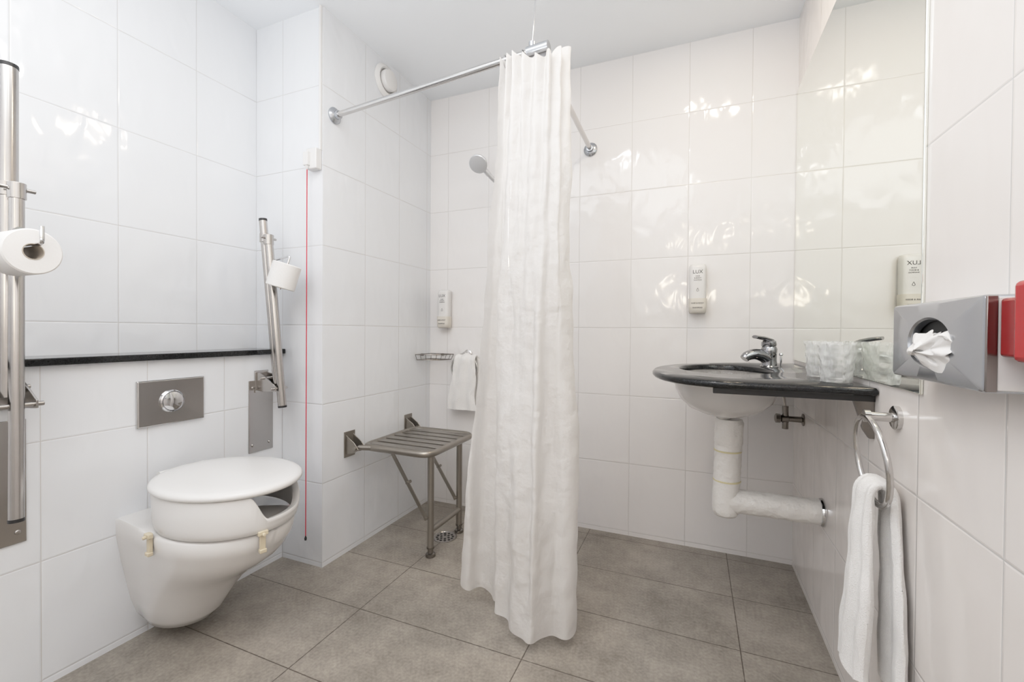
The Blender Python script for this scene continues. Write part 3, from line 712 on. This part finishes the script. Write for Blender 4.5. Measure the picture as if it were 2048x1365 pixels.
# faucet
fx, fy = 0.258, 1.855; ux, uy = -0.86, -0.51
FA = thing('faucet', (fx, fy, ZC), 'chrome single-lever mixer tap on the black counter', 'faucet')
b = MB(); b.lathe((fx, fy, ZC), (0, 0, 1), [(0.030, 0), (0.030, 0.004), (0.0265, 0.008), (0.0245, 0.03), (0.025, 0.052), (0.027, 0.068), (0.023, 0.078), (0.0, 0.08)], 28)
b.obj('body', M_tap, FA)
def al(r, z): return (fx+ux*r, fy+uy*r, ZC+z)
b = MB(); pts = catmull([al(0, 0.030), al(0.03, 0.045), al(0.06, 0.050), al(0.088, 0.043), al(0.10, 0.032)], 8)
b.tube(pts, [0.024-0.009*i/(len(pts)-1) for i in range(len(pts))], 18); b.obj('spout', M_tap, FA)
b = MB(); b.lathe((fx, fy, ZC+0.078), (-0.13, -0.07, 1), [(0.024, 0), (0.0255, 0.006), (0.024, 0.018), (0.016, 0.025), (0, 0.028)], 24)
pts = [V(q) for q in catmull([al(-0.005, 0.099), al(0.025, 0.108), al(0.058, 0.113)], 8)]
rings = []; sd = V((-uy, ux, 0)).normalized()
for i, p in enumerate(pts):
    k = i/(len(pts)-1); w = 0.020-0.004*k; h_ = 0.009-0.003*k
    rings.append([p+sd*(w*math.cos(t))+V((0, 0, h_*math.sin(t))) for t in [2*math.pi*j/16 for j in range(16)]])
b.loft(rings); b.obj('lever', M_tap, FA)
b = MB(); b.tube([(fx+0.038, fy, ZC), (fx+0.038, fy, ZC+0.045)], 0.003, 8); b.lathe((fx+0.038, fy, ZC+0.045), (0, 0, 1), [(0.004, 0), (0.007, 0.003), (0.006, 0.009), (0, 0.011)], 12); b.obj('waste_knob', M_chrome, FA)

# drain pipe
PX = 0.014
DP = thing('waste_pipe', (0.11, 1.72, 0.35), 'white wrapped waste pipe running from the washbasin to the wall', 'pipe')
zp = 0.410
pth = [V((0.106+PX, 1.72, 0.697)), V((0.104+PX, 1.72, 0.62)), V((0.102+PX, 1.72, 0.56)), V((0.100+PX, 1.72, 0.5)), V((0.099+PX, 1.72, 0.455))]
pts = catmull(pth, 10)+round_path([(0.098+PX, 1.72, 0.446), (0.097+PX, 1.72, zp), (0.137+PX, 1.72, zp)], 0.034, 10)[1:]
pts += [V((0.137+PX+(XR-0.012-0.137-PX)*k/30, 1.72, zp)) for k in range(1, 31)]
m_ = len(pts); rings = []
prev = None
for i in range(m_):
    t = (pts[min(i+1, m_-1)]-pts[max(i-1, 0)]).normalized()
    if prev is None: prev = V((0, 1, 0))
    nr = (prev-t*prev.dot(t)).normalized(); prev = nr; bn = t.cross(nr)
    base = 0.046 if i < 12 else 0.0435
    if i < 2: base = 0.043
    if i > m_-31: base = 0.041
    ring = []
    for j in range(64):
        a_ = 2*math.pi*j/64
        q = pts[i]*1.0
        cr_ = abs(noise.noise(V((math.cos(a_)*3.0, math.sin(a_)*3.0+9, i*0.42))))
        rad = base+0.0012*noise.noise(V((math.cos(a_)*1.6+5, math.sin(a_)*1.6, i*0.35)))*2-0.0025*max(0, 0.22-cr_)
        ring.append(q+(nr*math.cos(a_)+bn*math.sin(a_))*rad)
    rings.append(ring)
b = MB(); b.loft(rings)
b.lathe((0.0965+PX, 1.72, 0.356), (0, 0, 1), [(0.0, 0), (0.036, 0.0), (0.041, 0.008), (0.043, 0.03), (0.042, 0.09)], 30)
b.obj('wrapped_pipe', M_insul, DP, ang=60)
b = MB(); b.lathe((XR, 1.72, zp), (-1, 0, 0), [(0.045, 0), (0.046, 0.004), (0.043, 0.012), (0.036, 0.016)], 30); b.obj('wall_flange', M_chrome, DP)
for z in (0.585, 0.48):
    b = MB(); b.lathe((0.102+PX if z > 0.5 else 0.1+PX, 1.72, z-0.003), (0, 0, 1), [(0.0435, 0), (0.0452, 0.001), (0.0452, 0.005), (0.0435, 0.006)], 26)
    b.obj('tape_band', M_tape, DP)
VA = thing('stop_valve', (XR, 2.02, 0.65), 'small tarnished angle stop valve on the wall beneath the counter', 'valve')
b = MB(); b.lathe((XR, 2.02, 0.66), (-1, 0, 0), [(0.024, 0), (0.024, 0.004), (0.012, 0.008), (0.011, 0.05), (0.016, 0.052), (0.016, 0.075), (0.010, 0.077)], 20)
b.tube([(XR-0.062, 2.02, 0.62), (XR-0.062, 2.02, 0.71)], 0.011, 12); b.obj('valve_body', M_brass, VA)
b = MB(); b.lathe((XR-0.075, 2.02, 0.66), (-1, 0, 0), [(0.008, 0), (0.018, 0.004), (0.019, 0.02), (0.012, 0.024), (0, 0.025)], 8); b.obj('valve_handle', M_brass, VA)
b = MB(); b.tube(catmull([(XR-0.062, 2.02, 0.70), (XR-0.07, 2.01, 0.75), (0.325, 1.97, 0.80), (0.315, 1.93, 0.848)], 8), 0.006, 10); b.obj('flexible_hose', M_steel, VA)

# tumblers
def tumbler(x, y):
    T = thing('drinking_glass', (x, y, ZC), 'clear tumbler wrapped in crinkled plastic film on the counter', 'glass', 'wrapped tumblers on the washbasin counter')
    z = ZC+0.0005; b = MB(); n = 32
    prof = [(0.0, 0.0), (0.029, 0.0), (0.031, 0.003), (0.037, 0.098), (0.0355, 0.098), (0.029, 0.008), (0.0, 0.007)]
    b.lathe((x, y, z), (0, 0, 1), prof, n); b.obj('tumbler', M_glass, T)
    rings = []
    for i in range(20):
        k = i/19; ring = []
        for j in range(72):
            t = 2*math.pi*j/72; r = 0.0345+0.0065*k+0.0014*math.sin(t*7+5*k)+0.005*noise.noise(V((math.cos(t)*3, math.sin(t)*3, k*5+x*50)))
            ring.append(V((x+r*math.cos(t), y+r*math.sin(t), z+0.0005+0.104*k)))
        rings.append(ring)
    b = MB(); b.loft(rings, cap0=False, cap1=False); b.obj('film_wrap', M_film, T)
tumbler(0.348, 1.39); tumbler(0.348, 1.54)

# ------------------------------------------------------------------ tissue dispenser
XF = 0.34; ty0, ty1, tz0, tz1 = 0.742, 1.02, 0.925, 1.051
TD = thing('tissue_dispenser', (XR, 0.88, tz0), 'silver metal wall tissue box with oval opening near the mirror', 'tissue dispenser')
hy, hz, hry, hrz = 0.888, 0.986, 0.066, 0.037
cT = V((hy, hz, 0)); poly = [V((ty0, tz0, 0)), V((ty1, tz0, 0)), V((ty1, tz1, 0)), V((ty0, tz1, 0))]
poly = [p for p in round_path(poly, 0.008, 4, closed=True)]
angs = [2*math.pi*k/128 for k in range(128)]
angs = sorted(angs+[math.atan2(p.y-hz, p.x-hy) % (2*math.pi) for p in poly])
O = [ray(poly, cT, t) for t in angs]; I = [V((hy+hry*math.cos(q), hz+hrz*math.sin(q), 0)) for q in [math.atan2(hry*math.sin(t), hrz*math.cos(t)) for t in angs]]
def mp(L_, x, ins=0.0):
    out = []
    for p in L_:
        d = (cT-p).normalized(); out.append(V((x, p.x+d.x*ins, p.y+d.y*ins)))
    return out
b = MB(); b.loft([mp(O, XR), mp(O, XF+0.006), mp(O, XF+0.002, 0.002), mp(O, XF, 0.006), mp(I, XF, -0.003), mp(I, XF+0.003, 0.0), mp(I, XF+0.012, 0.002), mp(I, XF+0.012, -0.004), mp(O, XF+0.012, 0.006), mp(O, XR-0.001, 0.006)], cap0=False, cap1=False)
b.obj('casing', M_sat, TD, ang=30)
b = MB(); b.box((XF+0.0125, ty0-0.002, tz0+0.004), (XR-0.001, ty0+0.001, tz1-0.004)); b.obj('end_panel', M_plast, TD, bevel=0.001, label='white plastic end panel')
b = MB(); b.box((XF+0.001, ty0-0.003, tz0+0.002), (XF+0.012, ty0+0.001, tz1-0.002)); b.obj('edge_reflection', M_edge, TD, bevel=0.001, label='dark strip painted for the reflection in the casing edge')  # added strip, its dark colour stands for a reflection in the casing edge
b = MB(); b.box((XF+0.016, ty0+0.01, tz0+0.008), (XR-0.002, ty1-0.01, tz1-0.008)); b.obj('interior_shade', M_dark, TD)  # solid dark block stands for the shade behind the oval opening
b = MB(); n = 72; rings = []
tc = V((XF+0.012, 0.878, 0.979))
for i in range(22):
    k = i/21; ring = []
    for j in range(n):
        t = 2*math.pi*j/n
        ry = 0.036+0.026*math.sin(k*math.pi*0.5)-0.060*max(0, k-0.5)/0.5
        ry = max(ry, 0.0015)
        f = 1+0.16*math.sin(3*t+2.0*k)+0.10*math.sin(7*t+6*k)
        nz = noise.noise(V((math.cos(t)*2.6, math.sin(t)*2.6, k*5)))*0.014
        ring.append(tc+V((-0.030*k+0.005*math.sin(5*t)*k+nz*0.6, (ry*f+nz)*math.cos(t)*1.15-0.004*k, (ry*0.52*f+nz)*math.sin(t)-0.006*k)))
    rings.append(ring)
b.loft(rings); b.obj('tissue', M_paper, label='crumpled white tissue poking out of the silver dispenser', category='tissue', ang=60)

# red wall holder
RW = thing('red_wall_holder', (XR, 0.66, 0.965), 'glossy red plastic holder on the wall beside the tissue dispenser', 'wall holder')
MB().box((0.352, 0.648, 0.972), (XR, 0.7375, 1.045)).obj('body', M_redd, RW, bevel=0.004)
MB().box((0.319, 0.60, 0.970), (XR, 0.6478, 1.058)).obj('cover', M_red, RW, bevel=0.006)

# ------------------------------------------------------------------ lights
def area(name, loc, size, power, col=(1, 1, 1), rot=(0, 0, 0), shape='DISK', sy=None):
    l = bpy.data.lights.new(name, 'AREA'); l.shape = shape; l.size = size; l.energy = power; l.color = col
    if sy: l.size_y = sy
    o = bpy.data.objects.new(name, l); o.location = loc; o.rotation_euler = rot; COL.objects.link(o); return o
R90 = math.radians(90)
area('ceiling_fill_main', (-0.70, 0.1, H-0.02), 1.1, 13, (1.0, 0.985, 0.97), shape='RECTANGLE', sy=1.6)  # added broad soft fill under the ceiling, not a fixture of the room
area('added_uplight_fill', (-0.66, -0.36, 1.15), 1.1, 32, (0.93, 0.965, 1.0), rot=(math.pi, 0, 0), shape='RECTANGLE', sy=1.0)  # added unseen fill aimed up to brighten the ceiling, no lamp stands here
for i, (dx, dy) in enumerate(((0, 0), (0.11, 0.06), (-0.05, 0.14))):
    area('sink_bulb', (0.04+dx, 1.48+dy, H-0.02), 0.06, 1.4, (1.0, 0.82, 0.62))
for dx, dy in ((0, 0), (0.10, 0.07)):
    area('mid_bulb', (-0.55+dx, 0.95+dy, H-0.02), 0.06, 1.2, (1.0, 0.96, 0.92))
area('toilet_bulb', (-1.05, 0.65, H-0.02), 0.06, 0.7, (0.88, 0.94, 1.0))
area('door_bulb', (-0.05, 0.3, H-0.02), 0.06, 0.9, (1.0, 0.90, 0.80))
for x, z, p_ in ((-0.21, 1.46, 1.1), (0.07, 1.44, 1.1), (0.18, 2.10, 1.2), (-0.1, 2.12, 0.8)):
    area('wall_bulb', (x, YF+0.06, z), 0.11, p_, (1.0, 0.82, 0.60), rot=(R90, 0, 0))
w = bpy.data.worlds.new('w'); scn.world = w; w.use_nodes = True
w.node_tree.nodes['Background'].inputs[0].default_value = (0.8, 0.9, 1, 1); w.node_tree.nodes['Background'].inputs[1].default_value = 0.3

# ------------------------------------------------------------------ camera
cam = bpy.data.cameras.new('camera'); co = bpy.data.objects.new('camera', cam); COL.objects.link(co)
cam.sensor_width = 36; cam.lens = 36*878/2048; cam.clip_start = 0.01
cam.shift_y = -10/2048
co.matrix_world = Matrix.Translation((0, 0, 1.0)) @ Matrix.Rotation(math.radians(22.46), 4, 'Z') @ Matrix.Rotation(math.radians(90-0.65), 4, 'X') @ Matrix.Rotation(math.radians(0.4), 4, 'Z')
scn.camera = co
for o in bpy.data.objects:
    if '_o' in o: del o['_o']
